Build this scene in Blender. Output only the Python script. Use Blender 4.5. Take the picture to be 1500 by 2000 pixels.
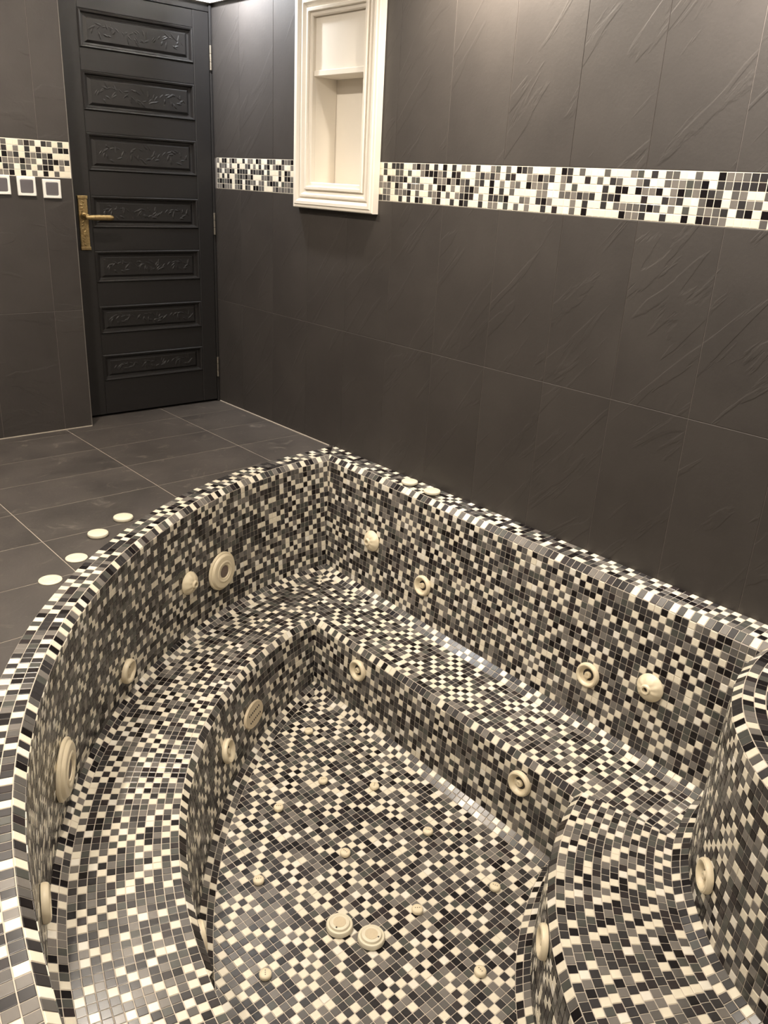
import bpy, bmesh, math, random
from mathutils import Matrix, Vector

random.seed(11)
scene = bpy.context.scene
for o in list(bpy.data.objects):
    bpy.data.objects.remove(o)
COL = scene.collection

# ------------------------------------------------------------------ camera
CAM_R = ((0.7504323, 0.2086927, -0.6271353),
         (-0.6589748, 0.3094919, -0.6855414),
         (0.0510258, 0.9277188, 0.3697760))
CAM_C = (-2.47377, -4.19365, 1.24174)
CAM_F = 1608.40      # focal length in pixels of a 1500 px wide frame
cam_data = bpy.data.cameras.new('camera')
cam = bpy.data.objects.new('camera', cam_data)
COL.objects.link(cam)
M4 = Matrix(CAM_R).to_4x4()
M4.translation = Vector(CAM_C)
cam.matrix_world = M4
cam_data.sensor_fit = 'HORIZONTAL'
cam_data.sensor_width = 36.0
cam_data.lens = 36.0*CAM_F/1500.0
cam_data.clip_start = 0.02
scene.camera = cam

# ------------------------------------------------------------------ world, lights, exposure
scene.view_settings.view_transform = 'Standard'
scene.view_settings.look = 'None'
scene.view_settings.exposure = 0.32
scene.view_settings.gamma = 1.0
scene.view_settings.use_curve_mapping = False
world = bpy.data.worlds.new('world'); scene.world = world
world.use_nodes = True
world.node_tree.nodes['Background'].inputs[0].default_value = (1.0, .93, .82, 1)
world.node_tree.nodes['Background'].inputs[1].default_value = 0.02

def downlight(x, y, power, color, size=.09, z=2.325, spread=170, tilt=0.0):
    l = bpy.data.lights.new('ceiling_downlight', 'AREA')
    l.shape = 'DISK'; l.size = size; l.energy = power; l.color = color
    l.spread = math.radians(spread)
    o = bpy.data.objects.new('ceiling_downlight', l); COL.objects.link(o)
    o.location = (x, y, z); o.rotation_euler = (0, -math.radians(tilt), 0)
def strip_light(x, y, sx, sy, power, color, z=2.235):
    """LED strip lying on top of the cornice, shining up at the ceiling"""
    l = bpy.data.lights.new('cove_strip', 'AREA')
    l.shape = 'RECTANGLE'; l.size = sx; l.size_y = sy; l.energy = power; l.color = color
    o = bpy.data.objects.new('cove_strip', l); COL.objects.link(o)
    o.location = (x, y, z); o.rotation_euler = (math.pi, 0, 0)
WARM = (1.0, .89, .755); NEUT = (1.0, .92, .83); COOL = (.90, .94, 1.0)
for y, p, c in [(-.34, 24, COOL), (-1.98, 34, WARM), (-3.05, 34, NEUT), (-4.3, 30, NEUT)]:      # wall washers
    downlight(-.26, y, p, c, tilt=48, spread=120)
for x, y, p, c in [(-1.40, -.85, 22, WARM), (-1.45, -2.45, 30, WARM), (-2.75, -2.6, 30, WARM), (-2.6, -4.6, 26, WARM)]:
    downlight(x, y, p, c)
strip_light(-.07, -3.1, .04, 6.0, 34, COOL)
strip_light(-2.6, -.19, 4.6, .04, 28, NEUT)
strip_light(-4.9, -3.1, .04, 6.0, 34, NEUT)

# ------------------------------------------------------------------ helpers
def link(o, parent=None):
    COL.objects.link(o)
    if parent is not None: o.parent = parent
    return o
def mesh_obj(name, verts, faces, mats, parent=None, mat_idx=None, smooth=False):
    me = bpy.data.meshes.new(name)
    me.from_pydata([tuple(v) for v in verts], [], faces)
    for m in (mats if isinstance(mats, (list, tuple)) else [mats]): me.materials.append(m)
    if mat_idx is not None: me.polygons.foreach_set('material_index', mat_idx)
    if smooth: me.polygons.foreach_set('use_smooth', [True]*len(me.polygons))
    me.update()
    return link(bpy.data.objects.new(name, me), parent)
def share(name, me, parent=None, loc=(0, 0, 0)):
    o = bpy.data.objects.new(name, me); o.location = loc
    return link(o, parent)
def empty(name, loc=(0, 0, 0)):
    o = bpy.data.objects.new(name, None); o.empty_display_size = .05
    o.location = loc
    return link(o)
def tag(o, label, cat, group=None, kind=None):
    o['label'] = label; o['category'] = cat
    if group: o['group'] = group
    if kind: o['kind'] = kind
    return o
def bm_obj(name, bm, mat, parent=None, smooth=False, autosmooth=None):
    me = bpy.data.meshes.new(name)
    bmesh.ops.recalc_face_normals(bm, faces=bm.faces)
    bm.to_mesh(me); bm.free()
    for m in (mat if isinstance(mat, (list, tuple)) else [mat]): me.materials.append(m)
    if smooth: me.polygons.foreach_set('use_smooth', [True]*len(me.polygons))
    if autosmooth is not None:
        me.polygons.foreach_set('use_smooth', [True]*len(me.polygons))
        me.set_sharp_from_angle(angle=math.radians(autosmooth))
    return link(bpy.data.objects.new(name, me), parent)
def box(bm, lo, hi, bevel=0.0, seg=1):
    a = bmesh.ops.create_cube(bm, size=1.0)['verts']
    for v in a:
        v.co = Vector([lo[i]+(hi[i]-lo[i])*(v.co[i]+.5) for i in range(3)])
    if bevel > 0:
        es = {e for v in a for e in v.link_edges}
        bmesh.ops.bevel(bm, geom=list(es), offset=bevel, segments=seg, affect='EDGES', profile=.5)
def box_obj(name, lo, hi, mat, parent=None, bevel=0.0, seg=1):
    bm = bmesh.new(); box(bm, lo, hi, bevel, seg)
    return bm_obj(name, bm, mat, parent)
def lathe(bm, prof, n=40, ribs=None):
    """revolve (r, h) profile about z; ribs(i, k, r, h) may return a changed r, h"""
    rings = []
    for k, (r, h) in enumerate(prof):
        ring = []
        for i in range(n):
            rr, hh = ribs(i, k, r, h) if ribs else (r, h)
            a = 2*math.pi*i/n
            ring.append(bm.verts.new((rr*math.cos(a), rr*math.sin(a), hh)))
        rings.append(ring)
    for a, b in zip(rings[:-1], rings[1:]):
        for i in range(n):
            bm.faces.new((a[i], a[(i+1) % n], b[(i+1) % n], b[i]))
    if prof[0][0] > 1e-5: bm.faces.new(rings[0][::-1])
    if prof[-1][0] > 1e-5: bm.faces.new(rings[-1])
    bmesh.ops.remove_doubles(bm, verts=bm.verts, dist=1e-6)
def frame_matrix(p, n, up=(0, 0, 1)):
    z = Vector(n).normalized(); x = Vector(up).cross(z)
    if x.length < 1e-4: x = Vector((1, 0, 0))
    x.normalize(); y = z.cross(x)
    m = Matrix((x, y, z)).transposed().to_4x4(); m.translation = Vector(p)
    return m

# ------------------------------------------------------------------ materials
def new_mat(name):
    m = bpy.data.materials.new(name); m.use_nodes = True
    nt = m.node_tree; b = nt.nodes['Principled BSDF']
    return m, nt, b
def simple(name, col, rough=.5, metal=0.0, noise=0.0, scale=30, bump=0.0, spec=.5):
    m, nt, b = new_mat(name)
    b.inputs['Base Color'].default_value = (*col, 1); b.inputs['Roughness'].default_value = rough
    b.inputs['Metallic'].default_value = metal; b.inputs['Specular IOR Level'].default_value = spec
    geo = nt.nodes.new('ShaderNodeNewGeometry')
    n = nt.nodes.new('ShaderNodeTexNoise'); n.inputs['Scale'].default_value = scale; n.inputs['Detail'].default_value = 4
    nt.links.new(geo.outputs['Position'], n.inputs['Vector'])
    if noise > 0:
        mr = nt.nodes.new('ShaderNodeMapRange')
        mr.inputs['To Min'].default_value = 1-noise; mr.inputs['To Max'].default_value = 1+noise
        nt.links.new(n.outputs['Fac'], mr.inputs['Value'])
        mx = nt.nodes.new('ShaderNodeMix'); mx.data_type = 'RGBA'; mx.blend_type = 'MULTIPLY'
        mx.inputs['Factor'].default_value = 1
        mx.inputs['A'].default_value = (*col, 1)
        nt.links.new(mr.outputs['Result'], mx.inputs['B'])
        nt.links.new(mx.outputs['Result'], b.inputs['Base Color'])
    if bump > 0:
        bp = nt.nodes.new('ShaderNodeBump'); bp.inputs['Strength'].default_value = bump
        bp.inputs['Distance'].default_value = .002
        nt.links.new(n.outputs['Fac'], bp.inputs['Height'])
        nt.links.new(bp.outputs['Normal'], b.inputs['Normal'])
    return m
def slate(name, dark, light, rough, ridge, dust=0.0):
    """riven slate-look porcelain: cloudy tone, fine grain, diagonal ridges; every slab differs"""
    m, nt, b = new_mat(name); N = nt.nodes.new; L = nt.links.new
    geo = N('ShaderNodeNewGeometry'); inf = N('ShaderNodeObjectInfo')
    rnd = N('ShaderNodeMath'); rnd.operation = 'MULTIPLY'; rnd.inputs[1].default_value = 37.0
    L(inf.outputs['Random'], rnd.inputs[0])
    add = N('ShaderNodeVectorMath'); add.operation = 'ADD'
    L(geo.outputs['Position'], add.inputs[0]); L(rnd.outputs[0], add.inputs[1])
    n1 = N('ShaderNodeTexNoise'); n1.inputs['Scale'].default_value = 3.2; n1.inputs['Detail'].default_value = 6
    n1.inputs['Roughness'].default_value = .62
    L(add.outputs[0], n1.inputs['Vector'])
    n2 = N('ShaderNodeTexNoise'); n2.inputs['Scale'].default_value = 90; n2.inputs['Detail'].default_value = 3
    L(add.outputs[0], n2.inputs['Vector'])
    cr = N('ShaderNodeValToRGB')
    cr.color_ramp.elements[0].position = .30; cr.color_ramp.elements[0].color = (*dark, 1)
    cr.color_ramp.elements[1].position = .72; cr.color_ramp.elements[1].color = (*light, 1)
    L(n1.outputs['Fac'], cr.inputs['Fac'])
    col = cr.outputs['Color']
    if dust > 0:
        n4 = N('ShaderNodeTexNoise'); n4.inputs['Scale'].default_value = 9; n4.inputs['Detail'].default_value = 8
        n4.inputs['Roughness'].default_value = .7; n4.inputs['Distortion'].default_value = 1.2
        L(add.outputs[0], n4.inputs['Vector'])
        c4 = N('ShaderNodeValToRGB'); c4.color_ramp.elements[0].position = .58; c4.color_ramp.elements[1].position = .82
        c4.color_ramp.elements[1].color = (dust, dust, dust, 1)
        L(n4.outputs['Fac'], c4.inputs['Fac'])
        mx = N('ShaderNodeMix'); mx.data_type = 'RGBA'
        mx.inputs['B'].default_value = (.30, .26, .22, 1)
        L(c4.outputs['Color'], mx.inputs['Factor']); L(col, mx.inputs['A'])
        col = mx.outputs['Result']
    L(col, b.inputs['Base Color'])
    b.inputs['Roughness'].default_value = rough
    b.inputs['Specular IOR Level'].default_value = .55
    # ridges
    m0 = N('ShaderNodeMapping'); m0.inputs['Rotation'].default_value = (math.radians(-40), 0, 0)
    L(add.outputs[0], m0.inputs['Vector'])
    mp = N('ShaderNodeMapping'); mp.inputs['Scale'].default_value = (2.0, 7.0, 1.2)
    L(m0.outputs[0], mp.inputs['Vector'])
    n3 = N('ShaderNodeTexNoise'); n3.inputs['Scale'].default_value = 1.6; n3.inputs['Detail'].default_value = 5
    n3.inputs['Distortion'].default_value = .6
    L(mp.outputs[0], n3.inputs['Vector'])
    c3 = N('ShaderNodeValToRGB'); e = c3.color_ramp.elements
    e[0].position = .565; e[0].color = (0, 0, 0, 1); e[1].position = .600; e[1].color = (1, 1, 1, 1)
    L(n3.outputs['Fac'], c3.inputs['Fac'])
    s = N('ShaderNodeMath'); s.operation = 'MULTIPLY_ADD'; s.inputs[1].default_value = ridge
    L(c3.outputs['Color'], s.inputs[0])
    f = N('ShaderNodeMath'); f.operation = 'MULTIPLY'; f.inputs[1].default_value = .16
    L(n2.outputs['Fac'], f.inputs[0]); L(f.outputs[0], s.inputs[2])
    bp = N('ShaderNodeBump'); bp.inputs['Strength'].default_value = .55; bp.inputs['Distance'].default_value = .004
    L(s.outputs[0], bp.inputs['Height']); L(bp.outputs['Normal'], b.inputs['Normal'])
    return m
M_WALL = slate('slate_wall', (.033, .0280, .0250), (.048, .0415, .0370), .55, .30)
M_FLOOR = slate('slate_floor', (.036, .0312, .0280), (.080, .069, .0605), .48, .10, dust=.7)
M_JOINT = simple('tile_joint', (.16, .14, .125), .9, noise=.2)
M_FJOINT = simple('floor_joint', (.40, .35, .29), .9, noise=.2)
M_GROUT = simple('mosaic_grout', (.60, .53, .44), .85, noise=.18, scale=14)
M_BGROUT = simple('band_grout', (.78, .73, .62), .85, noise=.08)
M_PLASTER = simple('white_plaster', (.80, .745, .655), .55, noise=.03, scale=8)
M_CEIL = simple('ceiling_paint', (.78, .74, .68), .8)
M_CREAM = simple('cream_plastic', (.78, .68, .49), .34, noise=.05, scale=25)
M_IVORY = simple('ivory_plastic', (.74, .68, .53), .38, noise=.04, scale=25)
M_TAN = simple('tan_plastic', (.62, .52, .36), .45, noise=.10, scale=120)
M_HOLE = simple('dark_hollow', (.030, .024, .020), .6)
M_DOOR = simple('black_door_paint', (.0125, .0108, .0100), .50, noise=.12, scale=60, bump=.10)
M_BRASS = simple('antique_brass', (.45, .33, .16), .46, metal=1.0, noise=.6, scale=170, bump=.6)
M_STEEL = simple('hinge_metal', (.55, .50, .42), .35, metal=1.0)
M_SWF = simple('switch_frame', (.86, .84, .79), .30)
M_SWR = simple('switch_rocker', (.20, .185, .195), .30, metal=.3)
TILE_COLS = [('cream', (.80, .735, .595), .31), ('cream_pale', (.82, .775, .68), .08), ('grey_light', (.180, .165, .149), .09),
             ('grey', (.110, .103, .096), .11), ('grey_green', (.074, .076, .068), .08), ('charcoal', (.036, .0335, .0345), .19),
             ('charcoal_brown', (.030, .0235, .0240), .06), ('black', (.008, .0062, .007), .09)]
M_TILES = [simple('mosaic_'+n, c, .22, noise=.10, scale=45, spec=.5) for n, c, w in TILE_COLS]
W_TILES = [w for n, c, w in TILE_COLS]
class Picker:
    """random tile colours; pale ones seldom touch"""
    def __init__(self): self.mem = {}
    def __call__(self, r, i):
        k = random.choices(range(8), W_TILES)[0]
        for _ in range(4):
            if k < 2 and (self.mem.get((r, i-1), 9) < 2 or self.mem.get((r-1, i), 9) < 2) and random.random() < .72:
                k = random.choices(range(8), W_TILES)[0]
        self.mem[(r, i)] = k
        return k
def clip(poly, p, n):
    """keep the part of a 3-D polygon where (v-p).n >= 0 (n horizontal or 3-D)"""
    out = []
    for i, a in enumerate(poly):
        b = poly[(i+1) % len(poly)]
        da = sum((a[k]-p[k])*n[k] for k in range(len(p))); db = sum((b[k]-p[k])*n[k] for k in range(len(p)))
        if da >= 0: out.append(a)
        if (da >= 0) != (db >= 0):
            out.append(lerp3(a, b, da/(da-db)))
    return out
def newell(poly):
    n = Vector((0, 0, 0))
    for i, a in enumerate(poly):
        b = poly[(i+1) % len(poly)]
        n += Vector(((a[1]-b[1])*(a[2]+b[2]), (a[2]-b[2])*(a[0]+b[0]), (a[0]-b[0])*(a[1]+b[1])))
    return n
def inset(poly, n, d):
    """shrink a convex polygon by d in its own plane; None when it vanishes"""
    P = [tuple(p) for p in poly]
    out = P
    for i, a in enumerate(P):
        b = Vector(P[(i+1) % len(P)]); a = Vector(a)
        if (b-a).length < 1e-5: continue
        e = n.cross((b-a).normalized())
        out = clip(out, tuple(a+e*d), tuple(e))
        if len(out) < 3: return None
    Q = []
    for p in out:
        p = Vector(p)
        if not Q or (p-Q[-1]).length > 1e-4: Q.append(p)
    if len(Q) > 2 and (Q[0]-Q[-1]).length < 1e-4: Q.pop()
    if len(Q) < 3 or newell(Q).length/2 < 1.5e-6: return None
    return Q
def tile_prism(poly, facing, gap=.0012, h=.0018, bev=.0009):
    """verts and faces of one tile standing h proud of its bed"""
    n = newell(poly)
    if n.length < 1e-9: return None
    n.normalize()
    if n.dot(Vector(facing)) < 0: poly = poly[::-1]; n = -n
    base = inset(poly, n, gap)
    if base is None: return None
    c = sum(base, Vector())/len(base)
    top = []
    for v in base:
        l = (c-v).length
        top.append(v+(c-v)*min(.35, bev*1.35/max(l, 1e-5)))
    m = len(base)
    V = [v-n*.001 for v in base]+[v+n*(h-bev*.7) for v in base]+[v+n*h for v in top]
    F = []
    for i in range(m):
        j = (i+1) % m
        F.append((i, j, m+j, m+i)); F.append((m+i, m+j, 2*m+j, 2*m+i))
    F.append(tuple(range(2*m, 3*m)))
    return V, F, n
def project(p):
    q = Matrix(CAM_R).transposed() @ (Vector(p)-Vector(CAM_C))
    if q.z > -.05: return None
    return (750+CAM_F*q.x/-q.z, 1000-CAM_F*q.y/-q.z)
def seen_area(V, n):
    c = sum(V, Vector())/len(V)
    if (Vector(CAM_C)-c).dot(n) <= 0: return 0.0
    P = [project(v) for v in V]
    if any(p is None for p in P): return 0.0
    cx = sum(p[0] for p in P)/len(P); cy = sum(p[1] for p in P)/len(P)
    if not (0 < cx < 1500 and 0 < cy < 2000): return 0.0
    return abs(sum(P[i][0]*P[(i+1) % len(P)][1]-P[(i+1) % len(P)][0]*P[i][1] for i in range(len(P))))/2
# ---- tub geometry: named levels, each with height, far-left arc, straight-side x, island arc
LV = {
 'R0': (0.006, (.160,-3.558,2.525), -.001, (-.150,-4.098,.619)),
 'R1': (0.006, (.160,-3.558,2.438), -.100, (-.150,-4.098,.707)),
 'R2': (-.016, (.160,-3.558,2.415), -.122, (-.150,-4.098,.730)),
 'W':  (-.541, (-.090,-3.318,2.090), -.155, (-.155,-4.093,.738)),
 'S0': (-.565, (-.155,-3.253,1.962), -.210, (-.155,-4.093,.783)),
 'S1': (-.565, (-.150,-3.223,1.658), -.496, (-.215,-4.130,1.103)),
 'S2': (-.587, (-.150,-3.223,1.638), -.517, (-.215,-4.130,1.123)),
 'F0': (-.865, (.100,-3.550,1.990), -.530, (-.215,-4.130,1.136)),
 'F1': (-.889, (.100,-3.550,1.948), -.572, (-.215,-4.130,1.178)),
}
OL = (0.0, -3.42)       # common pole of the left run
OB = (-.17, -4.11)      # common pole of the island run
Y_END = -3.95
def ray_circle(o, th, c):
    dx, dy = math.cos(th), math.sin(th)
    ex, ey = o[0]-c[0], o[1]-c[1]
    b = dx*ex + dy*ey
    d = b*b - (ex*ex+ey*ey-c[2]*c[2])
    t = -b + math.sqrt(max(d, 0.0))
    return o[0]+dx*t, o[1]+dy*t
FLAT = {'R0': .050, 'R1': .050, 'R2': .050, 'W': .022, 'S0': .008, 'S1': .062, 'S2': .062}   # the arc flattens towards the far corner
def pt_left(th, lv):
    x, y = ray_circle(OL, th, LV[lv][1])
    k = FLAT.get(lv, 0.0)*max(0.0, min(1.0, 1-(th-1.62)/.40))**2
    if lv[0] == 'R': x += .022*max(0.0, min(1.0, (th-2.45)/.55))     # the rim pinches in at the near end
    return (x, y-k, LV[lv][0])
XK = {'R1': .004, 'R2': .008, 'W': .020, 'S0': .012}                 # the straight side is not quite parallel to the wall
def x_str(y, lv): return LV[lv][2]+XK.get(lv, 0.0)*(y+1.25)
def pt_str(y, lv):
    return (x_str(y, lv), y, LV[lv][0])
def pt_bul(ph, lv):
    x, y = ray_circle(OB, ph, LV[lv][3]); return (x, y, LV[lv][0])
def corner_left(lv):
    a, b = 1.45, 2.2
    for _ in range(50):
        m = (a+b)/2
        if pt_left(m, lv)[0] > x_str(-1.25, lv): a = m
        else: b = m
    return pt_left(a, lv)[:2]
def corner_bul(lv):
    c = LV[lv][3]; x = x_str(-3.37, lv)
    return (x, c[1]+math.sqrt(c[2]**2-(x-c[0])**2))
def lerp3(a, b, t): return tuple(a[i]+(b[i]-a[i])*t for i in range(3))
# ================================================================== the room
ZC = 2.34                      # ceiling
SLAB_Y = [-.253-.2965*k for k in range(0, 20)]
def rect_pieces(r, holes):
    """rectangle (a0,a1,b0,b1) minus holes -> list of rectangles"""
    out = [r]
    for h in holes:
        nxt = []
        for a0, a1, b0, b1 in out:
            if h[0] >= a1 or h[1] <= a0 or h[2] >= b1 or h[3] <= b0: nxt.append((a0, a1, b0, b1)); continue
            if h[0] > a0: nxt.append((a0, h[0], b0, b1))
            if h[1] < a1: nxt.append((h[1], a1, b0, b1))
            m0, m1 = max(a0, h[0]), min(a1, h[1])
            if h[2] > b0: nxt.append((m0, m1, b0, h[2]))
            if h[3] < b1: nxt.append((m0, m1, h[3], b1))
        out = nxt
    return [q for q in out if q[1]-q[0] > .006 and q[3]-q[2] > .006]

def slab_obj(name, polys, facing, mat, parent, gap=.0009, h=.0016, bev=.0008):
    V = []; F = []
    for p in polys:
        t = tile_prism(p, facing, gap, h, bev)
        if t is None: continue
        b = len(V); V += t[0]; F += [tuple(b+i for i in f) for f in t[1]]
    return mesh_obj(name, V, F, mat, parent) if V else None

# ---- right wall (plane x = 0) with the recess for the niche
NICHE = (-1.262, -.828, 1.175, 2.02)      # y0, y1, z0, z1 of the hole
bm = bmesh.new()
for y0, y1, z0, z1 in rect_pieces((-6.2, .20, -1.1, ZC), [NICHE]):
    box(bm, (.0, y0, z0), (.20, y1, z1))
wall_right = bm_obj('wall_right', bm, M_JOINT)
tag(wall_right, 'dark slate-tiled long wall beside the tub with a mosaic band', 'wall', kind='structure')
ROWS_R = [(.003, .587), (.587, 1.1735), (1.3255, 2.10), (2.10, ZC)]
ys = [0.0]+SLAB_Y
for z0, z1 in ROWS_R:
    for ya, yb in zip(ys[:-1], ys[1:]):
        rs = rect_pieces((yb, ya, z0, z1), [NICHE])
        polys = [[(0, a, c), (0, b, c), (0, b, d), (0, a, d)] for a, b, c, d in rs]
        if polys: slab_obj('wall_tile', polys, (-1, 0, 0), M_WALL, wall_right)

# ---- mosaic bands
P = .025
BAND_ME = []
for k in range(8):
    t = tile_prism([(-P/2, -P/2, 0), (P/2, -P/2, 0), (P/2, P/2, 0), (-P/2, P/2, 0)], (0, 0, 1), .0012, .0022, .0009)
    me = bpy.data.meshes.new('band_tile'); me.from_pydata([tuple(v) for v in t[0]], [], t[1]); me.materials.append(M_TILES[k])
    BAND_ME.append(me)
BAND_W = [.36, .06, .17, .12, .03, .14, .02, .10]
def band(parent, spots, xf, max_n=300):
    """spots: (row, i, centre); xf: rotation taking tile z to the wall normal"""
    items = []
    mem = {}
    for r, i, c in spots:
        k = random.choices(range(8), BAND_W)[0]
        if k < 2 and mem.get((r, i-1), 9) < 2 and random.random() < .5: k = random.choices(range(8), BAND_W)[0]
        mem[(r, i)] = k
        n = xf @ Vector((0, 0, 1))
        V = [Vector(c)+xf @ Vector(q) for q in ((-P/2, -P/2, 0), (P/2, -P/2, 0), (P/2, P/2, 0), (-P/2, P/2, 0))]
        items.append((seen_area(V, n), k, c))
    items.sort(key=lambda q: -q[0])
    for a, k, c in items[:max_n]:
        o = share('mosaic_tile', BAND_ME[k], parent)
        m = xf.to_4x4(); m.translation = Vector(c); o.matrix_local = m
    rest = items[max_n:]
    if rest:
        V = []; F = []; MI = []
        for a, k, c in rest:
            b = len(V)
            V += [xf @ v.co+Vector(c) for v in BAND_ME[k].vertices]
            for f in BAND_ME[k].polygons: F.append(tuple(b+i for i in f.vertices)); MI.append(k)
        o = mesh_obj('mosaic_tiles', V, F, M_TILES, parent, MI)
        o['kind'] = 'stuff'
XF_R = Matrix(((0, 0, -1), (-1, 0, 0), (0, 1, 0)))        # tile x -> -y, tile y -> z, tile z -> -x
spots = []
for r in range(6):
    z = 1.1750+P*(r+.5)
    for i in range(0, 150):
        y = -.022-P*(i+.5)
        if -1.345 < y < -.765: continue
        if y < -3.9: continue
        spots.append((r, i, (0.0, y, z)))
bm = bmesh.new()
box(bm, (-.0012, -.765, 1.174), (.003, -.020, 1.3255)); box(bm, (-.0012, -3.905, 1.174), (.003, -1.343, 1.3255))
bm_obj('band_grout', bm, M_BGROUT, wall_right)
band(wall_right, spots, XF_R)

# ---- back wall: door recess and the thicker pier to its left
PX = -.838; PY = -.128
bm = bmesh.new()
box(bm, (-5.2, PY, -.1), (PX, .20, ZC))
box(bm, (PX, .055, -.1), (.0, .20, ZC))
box(bm, (PX, .0, 2.03), (.0, .055, ZC))
wall_back = bm_obj('wall_back', bm, M_JOINT)
tag(wall_back, 'dark slate-tiled wall around the black door with switches and mosaic band', 'wall', kind='structure')
xs = [PX, -.976]+[-.976-.300*k for k in range(1, 15)]
for z0, z1 in [(.003, .590), (.590, 1.1905), (1.3445, 2.10), (2.10, ZC)]:
    for xa, xb in zip(xs[:-1], xs[1:]):
        slab_obj('wall_tile', [[(xb, PY, z0), (xa, PY, z0), (xa, PY, z1), (xb, PY, z1)]], (0, -1, 0), M_WALL, wall_back)
slab_obj('wall_tile', [[(PX, PY, .003), (PX, .05, .003), (PX, .05, 2.0), (PX, PY, 2.0)]], (1, 0, 0), M_WALL, wall_back)
XF_B = Matrix(((1, 0, 0), (0, 0, -1), (0, 1, 0)))
spots = []
for r in range(6):
    z = 1.1925+P*(r+.5)
    for i in range(0, 26):
        spots.append((r, i, (PX-.004-P*(i+.5), PY, z)))
box_obj('band_grout', (PX-.004-26*P, PY-.0012, 1.1905), (PX, PY+.003, 1.3445), M_BGROUT, wall_back)
band(wall_back, spots, XF_B)

# ---- other walls and the ceiling, behind the camera
wall_left = box_obj('wall_left', (-5.2, -6.2, -.1), (-5.0, PY, ZC), M_WALL)
tag(wall_left, 'dark slate wall on the far side of the room', 'wall', kind='structure')
wall_front = box_obj('wall_front', (-5.2, -6.4, -.1), (.2, -6.2, ZC), M_WALL)
tag(wall_front, 'dark slate wall behind the viewer', 'wall', kind='structure')
ceiling = box_obj('ceiling', (-5.2, -6.4, ZC), (.2, .2, ZC+.1), M_CEIL)
tag(ceiling, 'pale plain ceiling above the tub room', 'ceiling', kind='structure')
def cornice(name, a, b, inward, label):
    """stepped plaster moulding under the ceiling, profile (out, z)"""
    prof = [(0, 2.035), (.018, 2.035), (.022, 2.055), (.045, 2.075), (.05, 2.10), (.085, 2.13), (.092, 2.16), (.13, 2.185), (.135, 2.215), (.0, 2.215)]
    V = []; F = []
    for e in (a, b):
        for o, z in prof: V.append((e[0]+inward[0]*o, e[1]+inward[1]*o, z))
    n = len(prof)
    for i in range(n): F.append((i, (i+1) % n, n+(i+1) % n, n+i))
    F += [tuple(range(n)), tuple(range(2*n-1, n-1, -1))]
    o = mesh_obj(name, V, F, M_PLASTER)
    return tag(o, label, 'cornice', kind='structure')
cornice('trim_1', (0, .0, 0), (0, -6.2, 0), (-1, 0), 'white plaster cornice along the top of the long wall')
cornice('trim_2', (0, .0, 0), (PX-.005, .0, 0), (0, -1), 'white plaster cornice above the black door')

# ---- floor slabs, cut along the tub
floor = empty('floor'); tag(floor, 'dark slate floor tiles with pale joints around the tub', 'floor', kind='structure')
CL = (.160, -3.558, 2.47); CB = (-.150, -4.098, .66)
def outside_tub_y(x):
    """y above which the floor lies (left arc), or None where the whole column is floor"""
    dx = x-CL[0]
    if abs(dx) >= CL[2]: return None
    return CL[1]+math.sqrt(CL[2]**2-dx*dx)
FX = [0.0, -.385, -.975, -1.572, -2.167, -2.762, -3.357, -3.952, -4.547, -5.0]
FY = [.055, -.208]+[-.208-.3035*k for k in range(1, 20)]
def floor_strip_mesh(x0, x1, y0, y1, z0, z1):
    """solid slab x0..x1, y0..y1 without the part under the tub"""
    n = max(1, int((x1-x0)/.03)); bm = bmesh.new(); quads = []
    for k in range(n):
        xa = x0+(x1-x0)*k/n; xb = x0+(x1-x0)*(k+1)/n
        la = outside_tub_y(xa); lb = outside_tub_y(xb)
        if la is None and lb is None: spans = [(y0, y0, y1)]
        else:
            la = la if la is not None else CL[1]; lb = lb if lb is not None else CL[1]
            spans = []
            if max(la, lb) < y1: spans.append((max(y0, la), max(y0, lb), y1))
            # the floor returns beyond the near end of the tub
            if True:
                ha = max(2*CL[1]-la, -4.055); hb = max(2*CL[1]-lb, -4.055)
                if min(ha, hb) > y0: spans.append(('low', min(y1, ha), min(y1, hb)))
        for s in spans:
            if s[0] == 'low': quads.append(((xa, y0), (xb, y0), (xb, s[2]), (xa, s[1])))
            elif s[0] < s[2]-.002 or s[1] < s[2]-.002: quads.append(((xa, s[0]), (xb, s[1]), (xb, s[2]), (xa, s[2])))
    if not quads: bm.free(); return None
    for q in quads:
        f = bm.faces.new([bm.verts.new((p[0], p[1], z1)) for p in q])
    bmesh.ops.remove_doubles(bm, verts=bm.verts, dist=1e-5)
    r = bmesh.ops.extrude_face_region(bm, geom=list(bm.faces))
    for v in [g for g in r['geom'] if isinstance(g, bmesh.types.BMVert)]: v.co.z = z0
    return bm
g = .0016
for xb, xa in zip(FX[1:], FX[:-1]):
    for yb, ya in zip(FY[1:], FY[:-1]):
        y1 = ya; x0 = xb; x1 = xa
        if x0 < PX and ya > PY:                       # under the pier
            y1 = min(ya, PY) if x1 <= PX+.01 else ya
        if yb >= y1-.01: continue
        bm = floor_strip_mesh(x0+g, x1-g, yb+g, y1-g, -.012, 0.0)
        if bm is not None: bm_obj('floor_tile', bm, M_FLOOR, floor)
bm = floor_strip_mesh(-5.0, .0, -6.2, .055, -.10, -.0008)
bm_obj('joint_bed', bm, M_FJOINT, floor)
bm = bmesh.new(); lathe(bm, [(.66, -.10), (.66, 0.0), (0, 0.0)], 48)
isl = bm_obj('floor_tile', bm, M_FLOOR, floor); isl.location = (CB[0], CB[1], 0)
for v in isl.data.vertices:
    if v.co.x > .148: v.co.x = .148
    if v.co.y < .044: v.co.y = .044

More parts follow.
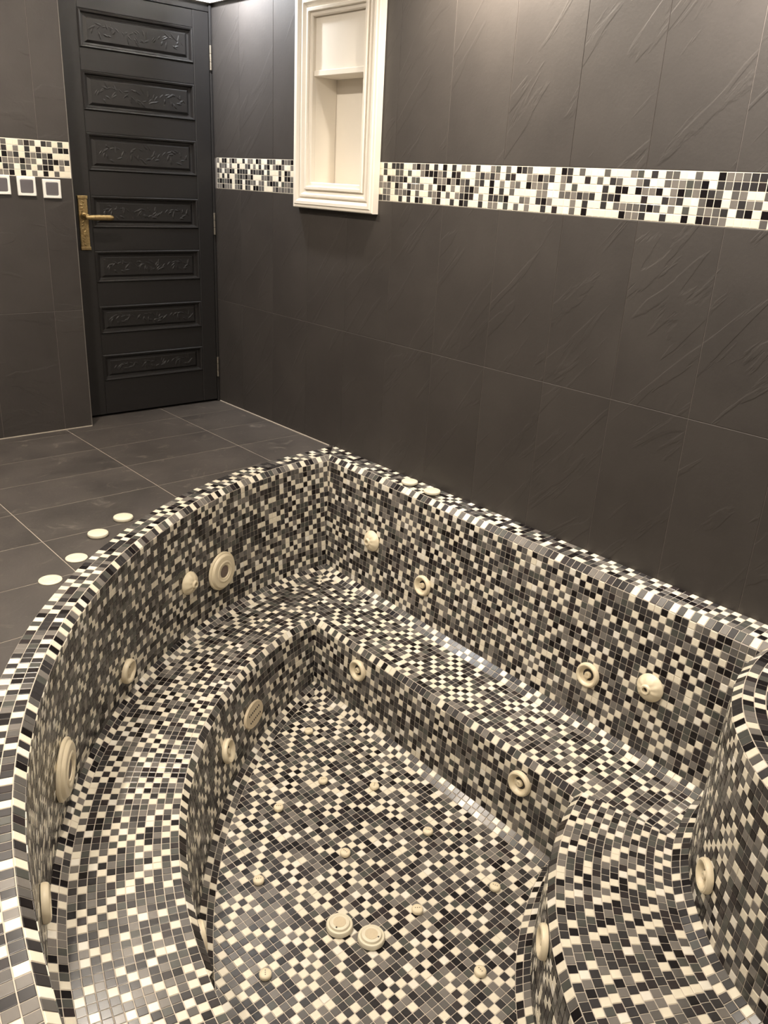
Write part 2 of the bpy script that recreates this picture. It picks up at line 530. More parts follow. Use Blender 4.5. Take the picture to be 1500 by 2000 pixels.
# thin pale sealant where floor and walls meet, and at the pier's outer corner
box_obj('sealant_line', (-5.0, PY-.007, -.001), (PX, PY-.0005, .0035), M_FJOINT, floor)
box_obj('sealant_line', (-.0075, -1.055, -.001), (-.0005, -.006, .0035), M_FJOINT, floor)
box_obj('edge_bead', (PX-.0005, PY-.0024, .0), (PX+.0030, PY+.001, 2.03), simple('edge_bead', (.14, .125, .11), .5), wall_back)
# ================================================================== the sunken tub
tub = empty('sunken_tub', (-1.2, -2.6, -.9))
tag(tub, 'sunken hot tub with curved benches, clad in black, grey and cream glass mosaic', 'hot tub')
TUB_INV = Matrix.Translation((1.2, 2.6, .9))
TILES = []          # (poly, facing, colour)
BED = {}            # part name -> (verts, faces)
def bed_face(part, poly):
    if len(poly) < 3: return
    V, F = BED.setdefault(part, ([], []))
    b = len(V); V += poly; F.append(tuple(range(b, b+len(poly))))
def mitre(Ca, Cb, keep):
    """vertical clip plane through two corner points, keeping the side of point keep"""
    d = (Cb[0]-Ca[0], Cb[1]-Ca[1])
    if math.hypot(*d) < .055: d = (-1.0, -1.0) if keep[2] == 'L' else (-1.0, 1.0)
    n = (-d[1], d[0]); p = (Ca[0], Ca[1])
    if (keep[0]-p[0])*n[0]+(keep[1]-p[1])*n[1] < 0: n = (-n[0], -n[1])
    l = math.hypot(*n); p = (p[0]-n[0]/l*.0011, p[1]-n[1]/l*.0011)
    return p, n
def strip(part, fn, a, b, rows, u0, u1, du, planes, facing, row_du=None, row_ph=None, clad=True):
    """tiles and bed of the surface between levels a and b along parameter u"""
    pick = Picker()
    n = int(math.ceil((u1-u0)/du))
    for r in range(rows):
        t0, t1 = r/rows, (r+1)/rows
        d = row_du(r) if row_du else du
        ph = row_ph(r) if row_ph else 0.0
        m = int(math.ceil((u1-u0)/d))+1
        for i in range(m):
            ua = u0+(i-1+ph)*d if row_ph else u0+i*d
            ub = ua+d
            q = [lerp3(fn(ua, a), fn(ua, b), t0), lerp3(fn(ub, a), fn(ub, b), t0),
                 lerp3(fn(ub, a), fn(ub, b), t1), lerp3(fn(ua, a), fn(ua, b), t1)]
            for p, nn in planes: q = clip(q, p, nn) if q else q
            if len(q) < 3: continue
            c = [sum(v[k] for v in q)/len(q) for k in range(3)]
            if clad: TILES.append((q, facing(c), pick(r, i)))
    for i in range(n+1):
        ua = u0+i*du; ub = ua+du
        q = [fn(ua, a), fn(ub, a), fn(ub, b), fn(ua, b)]
        for p, nn in planes: q = clip(q, p, nn) if q else q
        bed_face(part, q)
def face_left(c): return (OL[0]-c[0], OL[1]-c[1], 1.2)
def face_str(c): return (-1, 0, .8)
def face_bul(c): return (c[0]-OB[0], c[1]-OB[1], .5)
END = ((0, Y_END), (0, 1))
RUNS = [  # levels, part name, rows
 ('R0', 'R1', 'rim', 3), ('R1', 'R2', 'rim', 1), ('R2', 'W', 'upper_wall', 21), ('W', 'S0', 'bench', 2),
 ('S0', 'S1', 'bench', 12), ('S1', 'S2', 'bench', 1), ('S2', 'F0', 'riser', 11), ('F0', 'F1', 'basin_floor', 2)]
TH1 = math.radians(206); PH1 = math.radians(184)
for a, b, part, rows in RUNS:
    # left run
    kL = pt_left(2.3, a); kS = pt_str(-2.4, a); kB = pt_bul(2.2, a)
    CLa, CLb = corner_left(a), corner_left(b); CBa, CBb = corner_bul(a), corner_bul(b)
    if (a, b) == ('S0', 'S1'): CBa, CBb = (-.436, -3.37), (-.497, -3.06)
    rr = math.hypot(pt_left(2.4, a)[0]-OL[0], pt_left(2.4, a)[1]-OL[1])
    rb_ = math.hypot(pt_left(2.4, b)[0]-OL[0], pt_left(2.4, b)[1]-OL[1])
    du = .0250/((rr+rb_)/2)
    pl = [mitre(CLa, CLb, (kL[0], kL[1], 'L')), END]
    th0 = min(math.atan2(CLa[1]-OL[1], CLa[0]-OL[0]), math.atan2(CLb[1]-OL[1], CLb[0]-OL[0]))-.03
    strip(part, pt_left, a, b, rows, th0, TH1, du, pl, face_left)
    # straight run
    def srun(y, lv): return pt_str(-y, lv)
    pl = [mitre(CLa, CLb, (kS[0], kS[1], 'L')), mitre(CBa, CBb, (kS[0], kS[1], 'B'))]
    y0 = -max(CLa[1], CLb[1])-.03; y1 = -min(CBa[1], CBb[1])+.03
    srows = {('R0', 'R1'): 4, ('S0', 'S1'): 11}.get((a, b), rows)
    strip(part, srun, a, b, srows, y0, y1, .025, pl, face_str)
    # island run
    ra = LV[a][3][2]; rbb = LV[b][3][2]
    pl = [mitre(CBa, CBb, (kB[0], kB[1], 'B')), END]
    ph0 = min(math.atan2(CBa[1]-OB[1], CBa[0]-OB[0]), math.atan2(CBb[1]-OB[1], CBb[0]-OB[0]))-.05
    if (a, b) == ('S0', 'S1'):
        rws = 13
        jit = [random.random() for _ in range(rws)]
        strip(part, pt_bul, a, b, rws, ph0, PH1, .025/((ra+rbb)/2), pl, face_bul,
              row_du=lambda r: .025/(ra+(rbb-ra)*(r+.5)/rws), row_ph=lambda r: .35*jit[r])
    else:
        strip(part, pt_bul, a, b, rows, ph0, PH1, .025/((ra+rbb)/2), pl, face_bul)
# floor grid, clipped by the cove
zf = LV['F1'][0]; pick = Picker()
cl = LV['F1'][1]; cb = LV['F1'][3]; sx = LV['F1'][2]
nx = 64; ny = 100
for i in range(nx):
    for j in range(ny):
        x1 = sx-.025*i; x0 = x1-.025; y1 = -1.66-.025*j; y0 = y1-.025
        q = [(x0, y0, zf), (x1, y0, zf), (x1, y1, zf), (x0, y1, zf)]
        mx, my = (x0+x1)/2, (y0+y1)/2
        dl = math.hypot(mx-cl[0], my-cl[1]); db = math.hypot(mx-cb[0], my-cb[1])
        if dl > cl[2]+.03 or db < cb[2]-.03 or y1 < Y_END: continue
        if dl > cl[2]-.03:
            ux, uy = (mx-cl[0])/dl, (my-cl[1])/dl
            q = clip(q, (cl[0]+ux*cl[2], cl[1]+uy*cl[2]), (-ux, -uy))
        if q and db < cb[2]+.03:
            ux, uy = (mx-cb[0])/db, (my-cb[1])/db
            q = clip(q, (cb[0]+ux*cb[2], cb[1]+uy*cb[2]), (ux, uy))
        if q: q = clip(q, *END)
        if len(q) < 3: continue
        TILES.append((q, (0, 0, 1), pick(i, j)))
        bed_face('basin_floor', q)
# closing wall at the near end, below the viewer
pick = Picker()
for i in range(56):
    for j in range(36):
        x0 = -2.26+.025*i; z1 = 0-.025*j
        q = [(x0, Y_END, z1-.025), (x0+.025, Y_END, z1-.025), (x0+.025, Y_END, z1), (x0, Y_END, z1)]
        TILES.append((q, (0, 1, 0), pick(i, j)))
bed_face('upper_wall', [(-2.30, Y_END, -.91), (-.80, Y_END, -.91), (-.80, Y_END, .006), (-2.30, Y_END, .006)])
bed_face('rim', [(-2.46, Y_END, .006), (-.80, Y_END, .006), (-.80, Y_END-.11, .006), (-2.46, Y_END-.11, .006)])
for i in range(66):
    for j in range(4):
        x0 = -2.45+.025*i; y1 = Y_END-.0265*j
        TILES.append(([(x0, y1-.0265, .006), (x0+.025, y1-.0265, .006), (x0+.025, y1, .006), (x0, y1, .006)], (0, 0, 1), pick(100+i, j)))
BED_LABEL = {'rim': 'pale grout bed of the rim', 'upper_wall': 'pale grout bed of the backrest wall', 'bench': 'pale grout bed of the bench seat',
             'riser': 'pale grout bed below the bench', 'basin_floor': 'pale grout bed of the tub floor'}
for part, (V, F) in BED.items():
    o = mesh_obj(part, [(TUB_INV @ Vector(v)) for v in V], F, M_GROUT, tub)
    o['label'] = BED_LABEL[part]
prisms = []
for q, fc, k in TILES:
    jit_h = .0015+random.random()*.0007
    t = tile_prism(q, fc, .0012, jit_h, .0009)
    if t is None: continue
    m = len(t[0])//3
    prisms.append((seen_area(t[0][2*m:], t[2]), t, k))
prisms.sort(key=lambda p: -p[0])
for a, t, k in prisms[:300]:
    c = sum(t[0], Vector())/len(t[0])
    o = mesh_obj('mosaic_tile', [v-c for v in t[0]], t[1], M_TILES[k], tub)
    o.location = TUB_INV @ c
V = []; F = []; MI = []
for a, t, k in prisms[300:]:
    b = len(V); V += [TUB_INV @ v for v in t[0]]
    for f in t[1]: F.append(tuple(b+i for i in f)); MI.append(k)
rest = mesh_obj('mosaic_tiles', V, F, M_TILES, tub, MI)
rest['kind'] = 'stuff'; rest['label'] = 'small glossy black, grey and cream mosaic squares'
# ================================================================== door
door = empty('door_1', (-.42, .02, 0)); tag(door, 'black carved panel door with brass handle in the far corner', 'door', kind='structure')
DI = Matrix.Translation((.42, -.02, 0))
def dbox(name, lo, hi, mat, parent=door, bevel=.0, inv=True):
    bm = bmesh.new(); box(bm, lo, hi, bevel)
    if inv: bmesh.ops.transform(bm, matrix=DI, verts=bm.verts)
    return bm_obj(name, bm, mat, parent)
XL, XR = -.832, -.019            # leaf
SL, SR = -.698, -.108            # inner edges of the stiles
dbox('stile', (XL, .0, .012), (SL, .044, 1.995), M_DOOR, bevel=.003)
dbox('stile', (SR, .0, .012), (XR, .044, 1.995), M_DOOR, bevel=.003)
PAN = [(.192, .330), (.440, .582), (.700, .855), (.965, 1.115), (1.228, 1.398), (1.494, 1.662), (1.757, 1.916)]
edges = [.012]+[z for p in PAN for z in p]+[1.995]
for k in range(0, len(edges), 2):
    z0, z1 = edges[k], edges[k+1]
    dbox('rail', (SL, .003, z0), (SR, .042, z1), M_DOOR, bevel=.002)
def petal(bm, cx, cz, ln, wd, ang, y, h):
    """small carved leaf standing h proud of the panel"""
    d = (math.cos(ang), math.sin(ang)); p = (-d[1], d[0])
    pts = [(-.5, 0), (-.15, .5), (.25, .4), (.5, 0), (.25, -.4), (-.15, -.5)]
    ring = [bm.verts.new((cx+d[0]*u*ln+p[0]*v*wd, y, cz+d[1]*u*ln+p[1]*v*wd)) for u, v in pts]
    a = bm.verts.new((cx-d[0]*.12*ln, y-h, cz-d[1]*.12*ln)); b = bm.verts.new((cx+d[0]*.22*ln, y-h*.8, cz+d[1]*.22*ln))
    for i, j, t in ((0, 1, a), (1, 2, None), (2, 3, b), (3, 4, b), (4, 5, None), (5, 0, a)):
        if t is None: bm.faces.new((ring[i], ring[j], b, a))
        else: bm.faces.new((ring[i], ring[j], t))
def mould(z0, z1):
    """sloped moulding and raised field of one panel, as one closed relief"""
    bm = bmesh.new()
    rings = [(0, .004), (.006, -.003), (.014, -.001), (.020, .014), (.030, .016), (.044, .006), (.048, .006)]
    prev = None
    for ins, y in rings:
        r = [bm.verts.new((x, y, z)) for x, z in ((SL+ins, z0+ins*.8), (SR-ins, z0+ins*.8), (SR-ins, z1-ins*.8), (SL+ins, z1-ins*.8))]
        if prev:
            for i in range(4): bm.faces.new((prev[i], prev[(i+1) % 4], r[(i+1) % 4], r[i]))
        prev = r
    bm.faces.new(prev)
    bmesh.ops.transform(bm, matrix=DI, verts=bm.verts)
    return bm
rc = random.Random(5)
for z0, z1 in PAN:
    p = bm_obj('panel', mould(z0, z1), M_DOOR, door)
    bm = bmesh.new()
    zc = (z0+z1)/2; hh = (z1-z0)/2-.045
    for cx, n, sp in ((-.575, 9, .06), (-.400, 13, .085), (-.225, 9, .06)):
        for k in range(n):
            a = 2*math.pi*k/n+rc.uniform(-.25, .25); rr = rc.uniform(.45, 1.0)
            petal(bm, cx+math.cos(a)*sp*rr, zc+math.sin(a)*hh*rr, rc.uniform(.026, .044), rc.uniform(.009, .014), a+rc.uniform(.5, 1.2), .006, .0024)
    for k in range(16):
        t = k/15
        petal(bm, -.63+.46*t, zc+math.sin(t*9.4)*hh*.55, .03, .008, math.cos(t*9.4)*.9, .006, .002)
    bmesh.ops.transform(bm, matrix=DI, verts=bm.verts)
    bm_obj('carving', bm, M_DOOR, p)
dbox('jamb', (XR+.001, -.006, 0), (-.0045, .054, 2.03), M_DOOR, bevel=.002)
dbox('jamb', (PX+.004, .002, 0), (XL-.001, .054, 2.03), M_DOOR)
dbox('door_head', (XL, .0, 1.998), (XR, .054, 2.03), M_DOOR)
for z in (.205, .991, 1.793):
    bm = bmesh.new()
    for k in range(3):
        bmesh.ops.create_cone(bm, cap_ends=True, segments=12, radius1=.0065, radius2=.0065, depth=.036,
                              matrix=Matrix.Translation((XR+.002, -.009, z-.038+.038*k)))
    bmesh.ops.transform(bm, matrix=DI, verts=bm.verts)
    h = bm_obj('hinge', bm, M_STEEL, door, autosmooth=40); h['label'] = 'slim metal hinge knuckle'
# handle
hp = dbox('handle_plate', (-.768, -.008, .862), (-.720, .001, 1.112), M_BRASS, bevel=.003); hp['label'] = 'ornate antique brass backplate'
dbox('end_cap', (-.770, -.010, .860), (-.718, .0, .876), M_BRASS, hp, bevel=.002)
dbox('end_cap', (-.770, -.010, 1.098), (-.718, .0, 1.114), M_BRASS, hp, bevel=.002)
bm = bmesh.new()
for k in range(14):
    petal(bm, -.744+rc.uniform(-.010, .010), .885+.0155*k, .022, .010, rc.uniform(0, 6.28), -.0078, .003)
bmesh.ops.transform(bm, matrix=DI, verts=bm.verts); bm_obj('relief', bm, M_BRASS, hp)
bm = bmesh.new(); lathe(bm, [(.008, 0), (.008, .003), (.004, .004), (0, .004)], 16)
bmesh.ops.transform(bm, matrix=DI @ frame_matrix((-.744, -.0085, .935), (0, -1, 0)), verts=bm.verts); bm_obj('keyhole_cover', bm, M_BRASS, hp, autosmooth=40)
bm = bmesh.new(); lathe(bm, [(.018, 0), (.018, .008), (.012, .014), (.010, .042), (.011, .052), (0, .055)], 24)
bmesh.ops.transform(bm, matrix=DI @ frame_matrix((-.744, -.008, 1.020), (0, -1, 0)), verts=bm.verts)
lv = bm_obj('lever', bm, M_BRASS, door, autosmooth=40); lv['label'] = 'brass lever with engraved grip'
bm = bmesh.new()
secs = [(-.750, .008, .008), (-.735, .011, .011), (-.715, .0125, .011), (-.69, .0135, .010), (-.655, .0125, .009), (-.632, .0135, .009), (-.618, .011, .008), (-.612, .006, .005)]
prev = None
for x, hz, hy in secs:
    ring = [bm.verts.new((x, -.056+hy*math.cos(a), 1.016+hz*math.sin(a))) for a in [2*math.pi*i/12 for i in range(12)]]
    if prev:
        for i in range(12): bm.faces.new((prev[i], prev[(i+1) % 12], ring[(i+1) % 12], ring[i]))
    else: bm.faces.new(ring)
    prev = ring
bm.faces.new(prev[::-1])
bmesh.ops.transform(bm, matrix=DI, verts=bm.verts); bm_obj('grip', bm, M_BRASS, lv, autosmooth=50)

# ================================================================== switches on the pier
def switch(x0, z0, w, label):
    t = empty('light_switch', (x0+w/2, PY-.003, z0))
    tag(t, label, 'switch', 'switches beside the door')
    bm = bmesh.new()
    o = w/2
    rings = [(o, 0, 0), (o, -.006, 0), (o-.003, -.0095, 0), (o-.0115, -.0095, 0), (o-.0125, -.006, 0)]
    def sq(s, y, rad):
        pts = []
        for cx, cz, a0 in ((1, 1, 0), (-1, 1, 90), (-1, -1, 180), (1, -1, 270)):
            for k in range(4):
                a = math.radians(a0+30*k)
                pts.append(((s-rad)*cx+rad*math.cos(a), y, (s-rad)*cz+rad*math.sin(a)+.0))
        return pts
    prev = None
    for k, (s, y, _) in enumerate(rings):
        r = [bm.verts.new((p[0], p[1], p[2]+w/2)) for p in sq(s, y, .003 if k < 3 else .006)]
        if prev:
            for i in range(16): bm.faces.new((prev[i], prev[(i+1) % 16], r[(i+1) % 16], r[i]))
        else: first = r
        prev = r
    bm_obj('frame', bm, M_SWF, t)
    bm = bmesh.new()
    s = o-.0125; prev = None
    for sc, y in ((1, -.004), (1, -.0075), (.93, -.0088)):
        r = [bm.verts.new((p[0]*sc, y-.0025*(p[2]/s), p[2]*sc+w/2)) for p in sq(s, y, .006)]
        if prev:
            for i in range(16): bm.faces.new((prev[i], prev[(i+1) % 16], r[(i+1) % 16], r[i]))
        prev = r
    bm.faces.new(prev)
    bm_obj('rocker', bm, M_SWR, t)
switch(-.977, 1.101, .082, 'cream-framed grey switch nearest the black door')
switch(-1.090, 1.108, .082, 'cream-framed grey switch in the middle of the row of three')
switch(-1.202, 1.111, .082, 'cream-framed grey switch cut off by the left picture edge')

# ================================================================== plaster niche
niche = empty('wall_niche', (0, -1.06, 1.118)); tag(niche, 'white plaster niche with stepped frame and recessed shelf in the dark wall', 'niche')
NI = Matrix.Translation((0, 1.06, -1.118))
def ring_mould(name, prof, y0, y1, z0, z1):
    """closed picture-frame moulding: prof = (inset from outer edge, x)"""
    bm = bmesh.new(); prev = None; rings = []
    for ins, x in prof:
        rings.append([bm.verts.new((x, y, z)) for y, z in ((y0+ins, z0+ins), (y1-ins, z0+ins), (y1-ins, z1-ins), (y0+ins, z1-ins))])
    n = len(rings)
    for k in range(n):
        a, b = rings[k], rings[(k+1) % n]
        for i in range(4): bm.faces.new((a[i], a[(i+1) % 4], b[(i+1) % 4], b[i]))
    bmesh.ops.transform(bm, matrix=NI, verts=bm.verts)
    return bm_obj(name, bm, M_PLASTER, niche)
Y0, Y1, Z0, Z1 = -1.350, -.770, 1.118, 2.012
ring_mould('outer_moulding', [(0, -.0035), (0, -.034), (.004, -.038), (.014, -.038), (.018, -.043), (.030, -.043), (.040, -.034), (.046, -.022), (.046, -.0035)], Y0, Y1, Z0, Z1)
ring_mould('middle_moulding', [(.046, -.0035), (.046, -.030), (.052, -.036), (.060, -.036), (.072, -.024), (.080, -.022), (.080, -.0035)], Y0, Y1, Z0, Z1)
ring_mould('inner_moulding', [(.080, .0), (.080, -.030), (.084, -.034), (.094, -.034), (.097, -.028), (.097, -.022), (.110, -.022), (.114, -.018), (.114, .0)], Y0, Y1, Z0, Z1)
OY0, OY1, OZ0, OZ1 = Y0+.114, Y1-.114, Z0+.114, Z1-.072
XB = .120
def nbox(name, lo, hi, lab=None):
    bm = bmesh.new(); box(bm, lo, hi, .0015)
    bmesh.ops.transform(bm, matrix=NI, verts=bm.verts)
    o = bm_obj(name, bm, M_PLASTER, niche)
    if lab: o['label'] = lab
nbox('back_panel', (XB, OY0-.02, OZ0-.02), (XB+.015, OY1+.02, OZ1))
nbox('side_panel', (.0005, OY1+.0005, OZ0-.02), (XB, OY1+.02, OZ1))
nbox('side_panel', (.0005, OY0-.02, OZ0-.02), (XB, OY0-.0005, OZ1))
nbox('sill', (.0005, OY0-.02, OZ0-.03), (XB, OY1+.02, OZ0-.0005))
nbox('shelf', (-.010, OY0, 1.668), (XB, OY1, 1.690), 'plaster shelf above the open recess')
nbox('upper_panel', (-.004, OY0, 1.690), (XB, OY1, Z1-.108))

# ================================================================== jets and caps
TUB_Z = math.pi*2
def wl(th, t): return lerp3(pt_left(th, 'R2'), pt_left(th, 'W'), t)
def rl(th, t): return lerp3(pt_left(th, 'S2'), pt_left(th, 'F0'), t)
def ws(y, t): return lerp3(pt_str(y, 'R2'), pt_str(y, 'W'), t)
def rs_(y, t): return lerp3(pt_str(y, 'S2'), pt_str(y, 'F0'), t)
def wb(th, t): return lerp3(pt_bul(th, 'R2'), pt_bul(th, 'W'), t)
def rb(th, t): return lerp3(pt_bul(th, 'S2'), pt_bul(th, 'F0'), t)
def normal(fn, u, t, inside=(-1.2, -2.4)):
    a = Vector(fn(u+.003, t))-Vector(fn(u-.003, t)); b = Vector(fn(u, t+.01))-Vector(fn(u, t-.01))
    n = a.cross(b).normalized(); p = Vector(fn(u, t))
    if n.dot(Vector((inside[0]-p.x, inside[1]-p.y, 0))) < 0: n = -n
    return n
MESH = {}
def cached(key, build, mat, auto=35):
    if key not in MESH:
        bm = bmesh.new(); build(bm)
        bmesh.ops.recalc_face_normals(bm, faces=bm.faces)
        me = bpy.data.meshes.new(key); bm.to_mesh(me); bm.free(); me.materials.append(mat)
        me.polygons.foreach_set('use_smooth', [True]*len(me.polygons)); me.set_sharp_from_angle(angle=math.radians(auto))
        MESH[key] = me
    return MESH[key]
def stand(name, p, n, label, cat, group, off=.0034, spin=0.0):
    o = empty(name); m = frame_matrix(Vector(p)+Vector(n).normalized()*off, n)
    o.matrix_world = m @ Matrix.Rotation(spin, 4, 'Z')
    return tag(o, label, cat, group)
def star(bm):
    lathe(bm, [(.0135, -.006), (.0135, .002), (.0115, .0055), (.0075, .0065), (.0055, .006), (.0048, .0035), (0, .0035)], 24)
    vs = bmesh.ops.create_cube(bm, size=1.0)['verts']
    for v in vs: v.co = Vector((v.co.x*.007, v.co.y*.003, .0045+v.co.z*.003))
    vs = bmesh.ops.create_cube(bm, size=1.0)['verts']
    for v in vs: v.co = Vector((-.0165+v.co.x*.012, v.co.y*.020, -.003+v.co.z*.006))
def ring_jet(p, n, label, spin=0.0, s=.92):
    t = stand('ring_jet', p, n, label, 'water jet', 'ring jets in the tub walls', spin=spin)
    t.matrix_world = t.matrix_world @ Matrix.Scale(s, 4)
    share('flange', cached('jet_flange', lambda bm: lathe(bm, [(.049, 0), (.0505, .005), (.050, .012), (.047, .018), (.042, .0205), (.037, .019), (.0345, .0165), (.0315, .011), (.0285, .006), (.0250, .0022), (.0, .0022)], 48), M_CREAM), t)
    share('socket', cached('jet_socket', lambda bm: lathe(bm, [(.0235, .0020), (.0235, .0030), (0, .0030)], 32), M_HOLE), t)
    share('nozzle', cached('jet_star', star, M_CREAM), t, (0, 0, .0085))
    return t
def cone_ribs(i, k, r, h):
    if 4 <= k <= 7: return r, h+(.0008 if (i//3) % 2 else -.0008)
    return r, h
def cone_jet(p, n, label, tilt=0.0):
    t = stand('cone_jet', p, n, label, 'water jet', 'cone-shaped nozzles in the tub walls')
    share('flange', cached('cone_body', lambda bm: lathe(bm, [(.046, 0), (.049, .003), (.049, .008), (.0465, .0115), (.0450, .0140), (.0400, .0205), (.0330, .0262), (.0240, .0305), (.0185, .0318), (.0165, .0345), (.0163, .0385), (.0145, .0400), (.0095, .0395), (.0090, .026), (0, .026)], 54, cone_ribs), M_CREAM, 25), t)
    share('orifice', cached('cone_hole', lambda bm: lathe(bm, [(.0088, .0262), (.0088, .0272), (0, .0272)], 20), M_HOLE), t)
    return t
def big_disc(p, n, label, s=1.0):
    t = stand('suction_cover', p, n, label, 'suction cover', 'big round suction covers')
    t.matrix_world = t.matrix_world @ Matrix.Scale(s, 4)
    share('cover', cached('big_cover', lambda bm: lathe(bm, [(.082, 0), (.086, .003), (.086, .009), (.083, .012), (.078, .0125), (.0765, .0145), (.075, .019), (.071, .0225), (.060, .0235), (.050, .0232), (.048, .025), (.044, .026), (.040, .025), (.0375, .023), (.0335, .0235), (.0300, .0225), (.0285, .018), (0, .018)], 56), M_CREAM), t)
    share('inlet', cached('big_inlet', lambda bm: lathe(bm, [(.027, .0182), (.027, .0195), (.020, .0205), (0, .0205)], 32), simple('brown_inlet', (.16, .115, .09), .5, noise=.3, scale=150)), t)
    return t
G = '%s'
cone_jet(ws(-1.5844, .5333), normal(ws, -1.58, .5), 'cream cone nozzle on the straight wall near the far corner')
ring_jet(ws(-1.9436, .6833), normal(ws, -1.94, .68), 'cream ring jet on the straight wall, between cone nozzle and bench corner', .3)
ring_jet(ws(-2.8217, .6697), normal(ws, -2.82, .67), 'cream ring jet on the straight wall beside the right cone nozzle', 1.1)
cone_jet(ws(-3.06, .5331), normal(ws, -3.06, .53), 'cream cone nozzle at the right end of the straight wall')
ring_jet(rs_(-1.9594, .2519), normal(rs_, -1.96, .25), 'cream ring jet below the straight bench, nearer the far corner', .7)
ring_jet(rs_(-2.839, .2647), normal(rs_, -2.84, .26), 'cream ring jet below the straight bench, nearer the right', .2)
cone_jet(wl(2.0535, .5551), normal(wl, 2.0535, .55), 'cream cone nozzle on the curved wall beside the big cover')
big_disc(wl(1.9498, .6333), normal(wl, 1.95, .63), 'big stepped cream cover on the curved wall near the far corner')
ring_jet(wl(2.2681, .8044), normal(wl, 2.2681, .8), 'cream ring jet low on the curved wall between the two big covers', .5)
big_disc(wl(2.5524, .6677), normal(wl, 2.5524, .66), 'big stepped cream cover seen edge-on at the left of the curved wall', 1.06)
ring_jet(wl(2.775, .66), normal(wl, 2.775, .66), 'cream jet almost hidden behind the near left rim')
ring_jet(rl(2.267, .5209), normal(rl, 2.267, .52), 'cream ring jet under the curved bench beside the perforated plate', .5)
ring_jet(rl(2.74, .30), normal(rl, 2.74, .30), 'cream jet peeking out under the near end of the curved bench')
ring_jet(wb(2.3107, .751), normal(wb, 2.3107, .75, (-1.6, -2.6)), 'cream ring jet on the bulging wall at the right', 2.0)
ring_jet(rb(2.3805, .1479), normal(rb, 2.38, .15, (-1.9, -2.4)), 'cream ring jet seen edge-on under the right bench', .3)
# perforated plate
pp = rl(2.1289, .5647); pn = normal(rl, 2.1289, .56)
t = stand('suction_plate', pp, pn, 'long tan perforated plate under the curved bench', 'suction plate', None)
def plate(bm):
    n = 40; prev = None
    for s, h in ((1, 0), (1.0, .006), (.95, .010), (0, .014)):
        if s == 0: break
        r = [bm.verts.new((.078*s*math.copysign(abs(math.cos(a))**.9, math.cos(a)), .046*s*math.sin(a), h-.020*(1-abs(math.cos(a))**0)*0)) for a in [2*math.pi*i/n for i in range(n)]]
        if prev:
            for i in range(n): bm.faces.new((prev[i], prev[(i+1) % n], r[(i+1) % n], r[i]))
        else: bm.faces.new(r)
        prev = r
    bm.faces.new(prev)
share('plate', cached('perforated_plate', plate, M_TAN), t)
hole_me = cached('plate_hole', lambda bm: lathe(bm, [(.0042, 0), (.0042, .0008), (0, .0008)], 12), M_HOLE)
for i in range(7):
    for sy in (-1, 1): share('hole', hole_me, t, (-.042+.014*i, sy*.015, .0100))

# small air jets in the tub floor
def nub(x, y, label, s=1.0):
    t = stand('air_jet', (x, y, zf), (0, 0, 1), label, 'air jet', 'small air jets in the tub floor', spin=random.uniform(0, 3))
    share('cap', cached('nub_cap', lambda bm: lathe(bm, [(.0165, 0), (.018, .002), (.0185, .009), (.017, .0125), (.014, .0145), (.008, .0155), (0, .0155)], 28), M_CREAM), t)
    me = cached('nub_hole', lambda bm: lathe(bm, [(.0019, 0), (.0019, .0006), (0, .0006)], 10), simple('nub_hole', (.16, .11, .07), .6))
    for k in (-1, 0, 1): share('hole', me, t, (.0068*k, 0, .0150))
NUBS = [(-.756, -1.928, 'cream air jet closest to the far corner of the tub floor'),
 (-.894, -2.207, 'cream air jet, left of the pair in the second row from the far corner'),
 (-.760, -2.351, 'cream air jet near the straight bench, second along it from the far corner'),
 (-1.110, -2.224, 'cream air jet near the curved bench, in line with the perforated plate'),
 (-.763, -2.646, 'cream air jet near the straight bench, third along it from the far corner'),
 (-1.056, -2.543, 'cream air jet in the middle of the floor behind the two drain covers'),
 (-1.351, -2.461, 'cream air jet near the curved bench, left of the two drain covers'),
 (-.764, -2.963, 'cream air jet by the inner corner of the right bench'),
 (-1.026, -2.869, 'cream air jet just right of the two drain covers'),
 (-1.525, -2.761, 'cream air jet beside the near end of the curved bench'),
 (-1.034, -3.145, 'cream air jet nearest the viewer beside the right bench')]
for x, y, l in NUBS: nub(x, y, l)
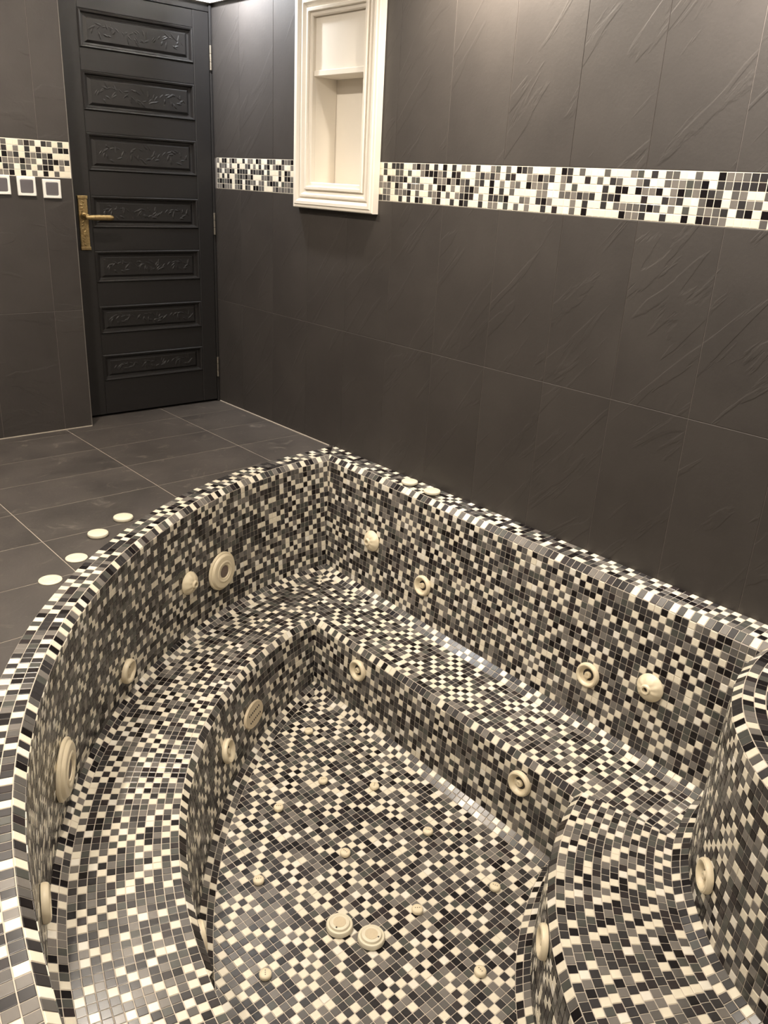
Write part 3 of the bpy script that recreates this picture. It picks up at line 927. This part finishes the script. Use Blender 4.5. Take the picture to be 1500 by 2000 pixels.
# two drain covers
def drain(x, y, label, spin):
    t = stand('drain_cover', (x, y, zf), (0, 0, 1), label, 'drain cover', 'round drain covers on the tub floor', spin=spin)
    share('rim', cached('drain_body', lambda bm: lathe(bm, [(.039, 0), (.0415, .003), (.0415, .014), (.039, .018), (.034, .019), (.0325, .0175), (.0315, .021), (.0300, .0245), (.0265, .0255), (.0255, .0245), (.0215, .0250), (.020, .0240), (0, .0240)], 48), M_IVORY), t)
    share('grille', cached('drain_grille', lambda bm: lathe(bm, [(.0195, .0241), (.0195, .0250), (0, .0252)], 36), M_TAN), t)
    share('screw', cached('drain_screw', lambda bm: lathe(bm, [(.0026, 0), (.0026, .0012), (0, .0012)], 12), M_HOLE), t, (.0232, 0, .0247))
drain(-1.256, -2.764, 'stepped cream drain cover, left of the touching pair', 3.6)
drain(-1.208, -2.858, 'stepped cream drain cover, right of the touching pair', 5.1)
# loose caps on the floor and on the rim
def cap(x, y, z, r, kind, label, group):
    t = stand('loose_cap', (x, y, z), (0, 0, 1), label, 'cap', group, off=0.0)
    if kind == 'thick':
        share('disc', cached('cap_thick', lambda bm: lathe(bm, [(.034, 0), (.0365, .003), (.0372, .008), (.0355, .012), (.032, .0135), (.0, .0138)], 40), M_IVORY), t)
    else:
        share('disc', cached('cap_flat', lambda bm: lathe(bm, [(.035, 0), (.0365, .0015), (.036, .0035), (.033, .0050), (.0225, .0050), (.0205, .0035), (.0185, .0035), (.0165, .0052), (.0, .0056)], 40), M_IVORY), t)
cap(-1.252, -1.385, 0, .037, 'thick', 'thick ivory cap on the floor, farthest of the four beside the curved rim', 'loose caps on the floor')
cap(-1.392, -1.478, 0, .037, 'thick', 'thick ivory cap on the floor, second farthest beside the curved rim', 'loose caps on the floor')
cap(-1.530, -1.620, 0, .037, 'flat', 'flat ringed ivory cap on the floor, third beside the curved rim', 'loose caps on the floor')
cap(-1.662, -1.733, 0, .037, 'flat', 'flat ringed ivory cap on the floor, nearest of the four', 'loose caps on the floor')
cap(-.062, -1.715, .0092, .037, 'thick', 'ivory cap lying on the straight rim, left of the pair', 'loose caps on the rim')
cap(-.062, -1.858, .0092, .037, 'thick', 'ivory cap lying on the straight rim, right of the pair', 'loose caps on the rim')
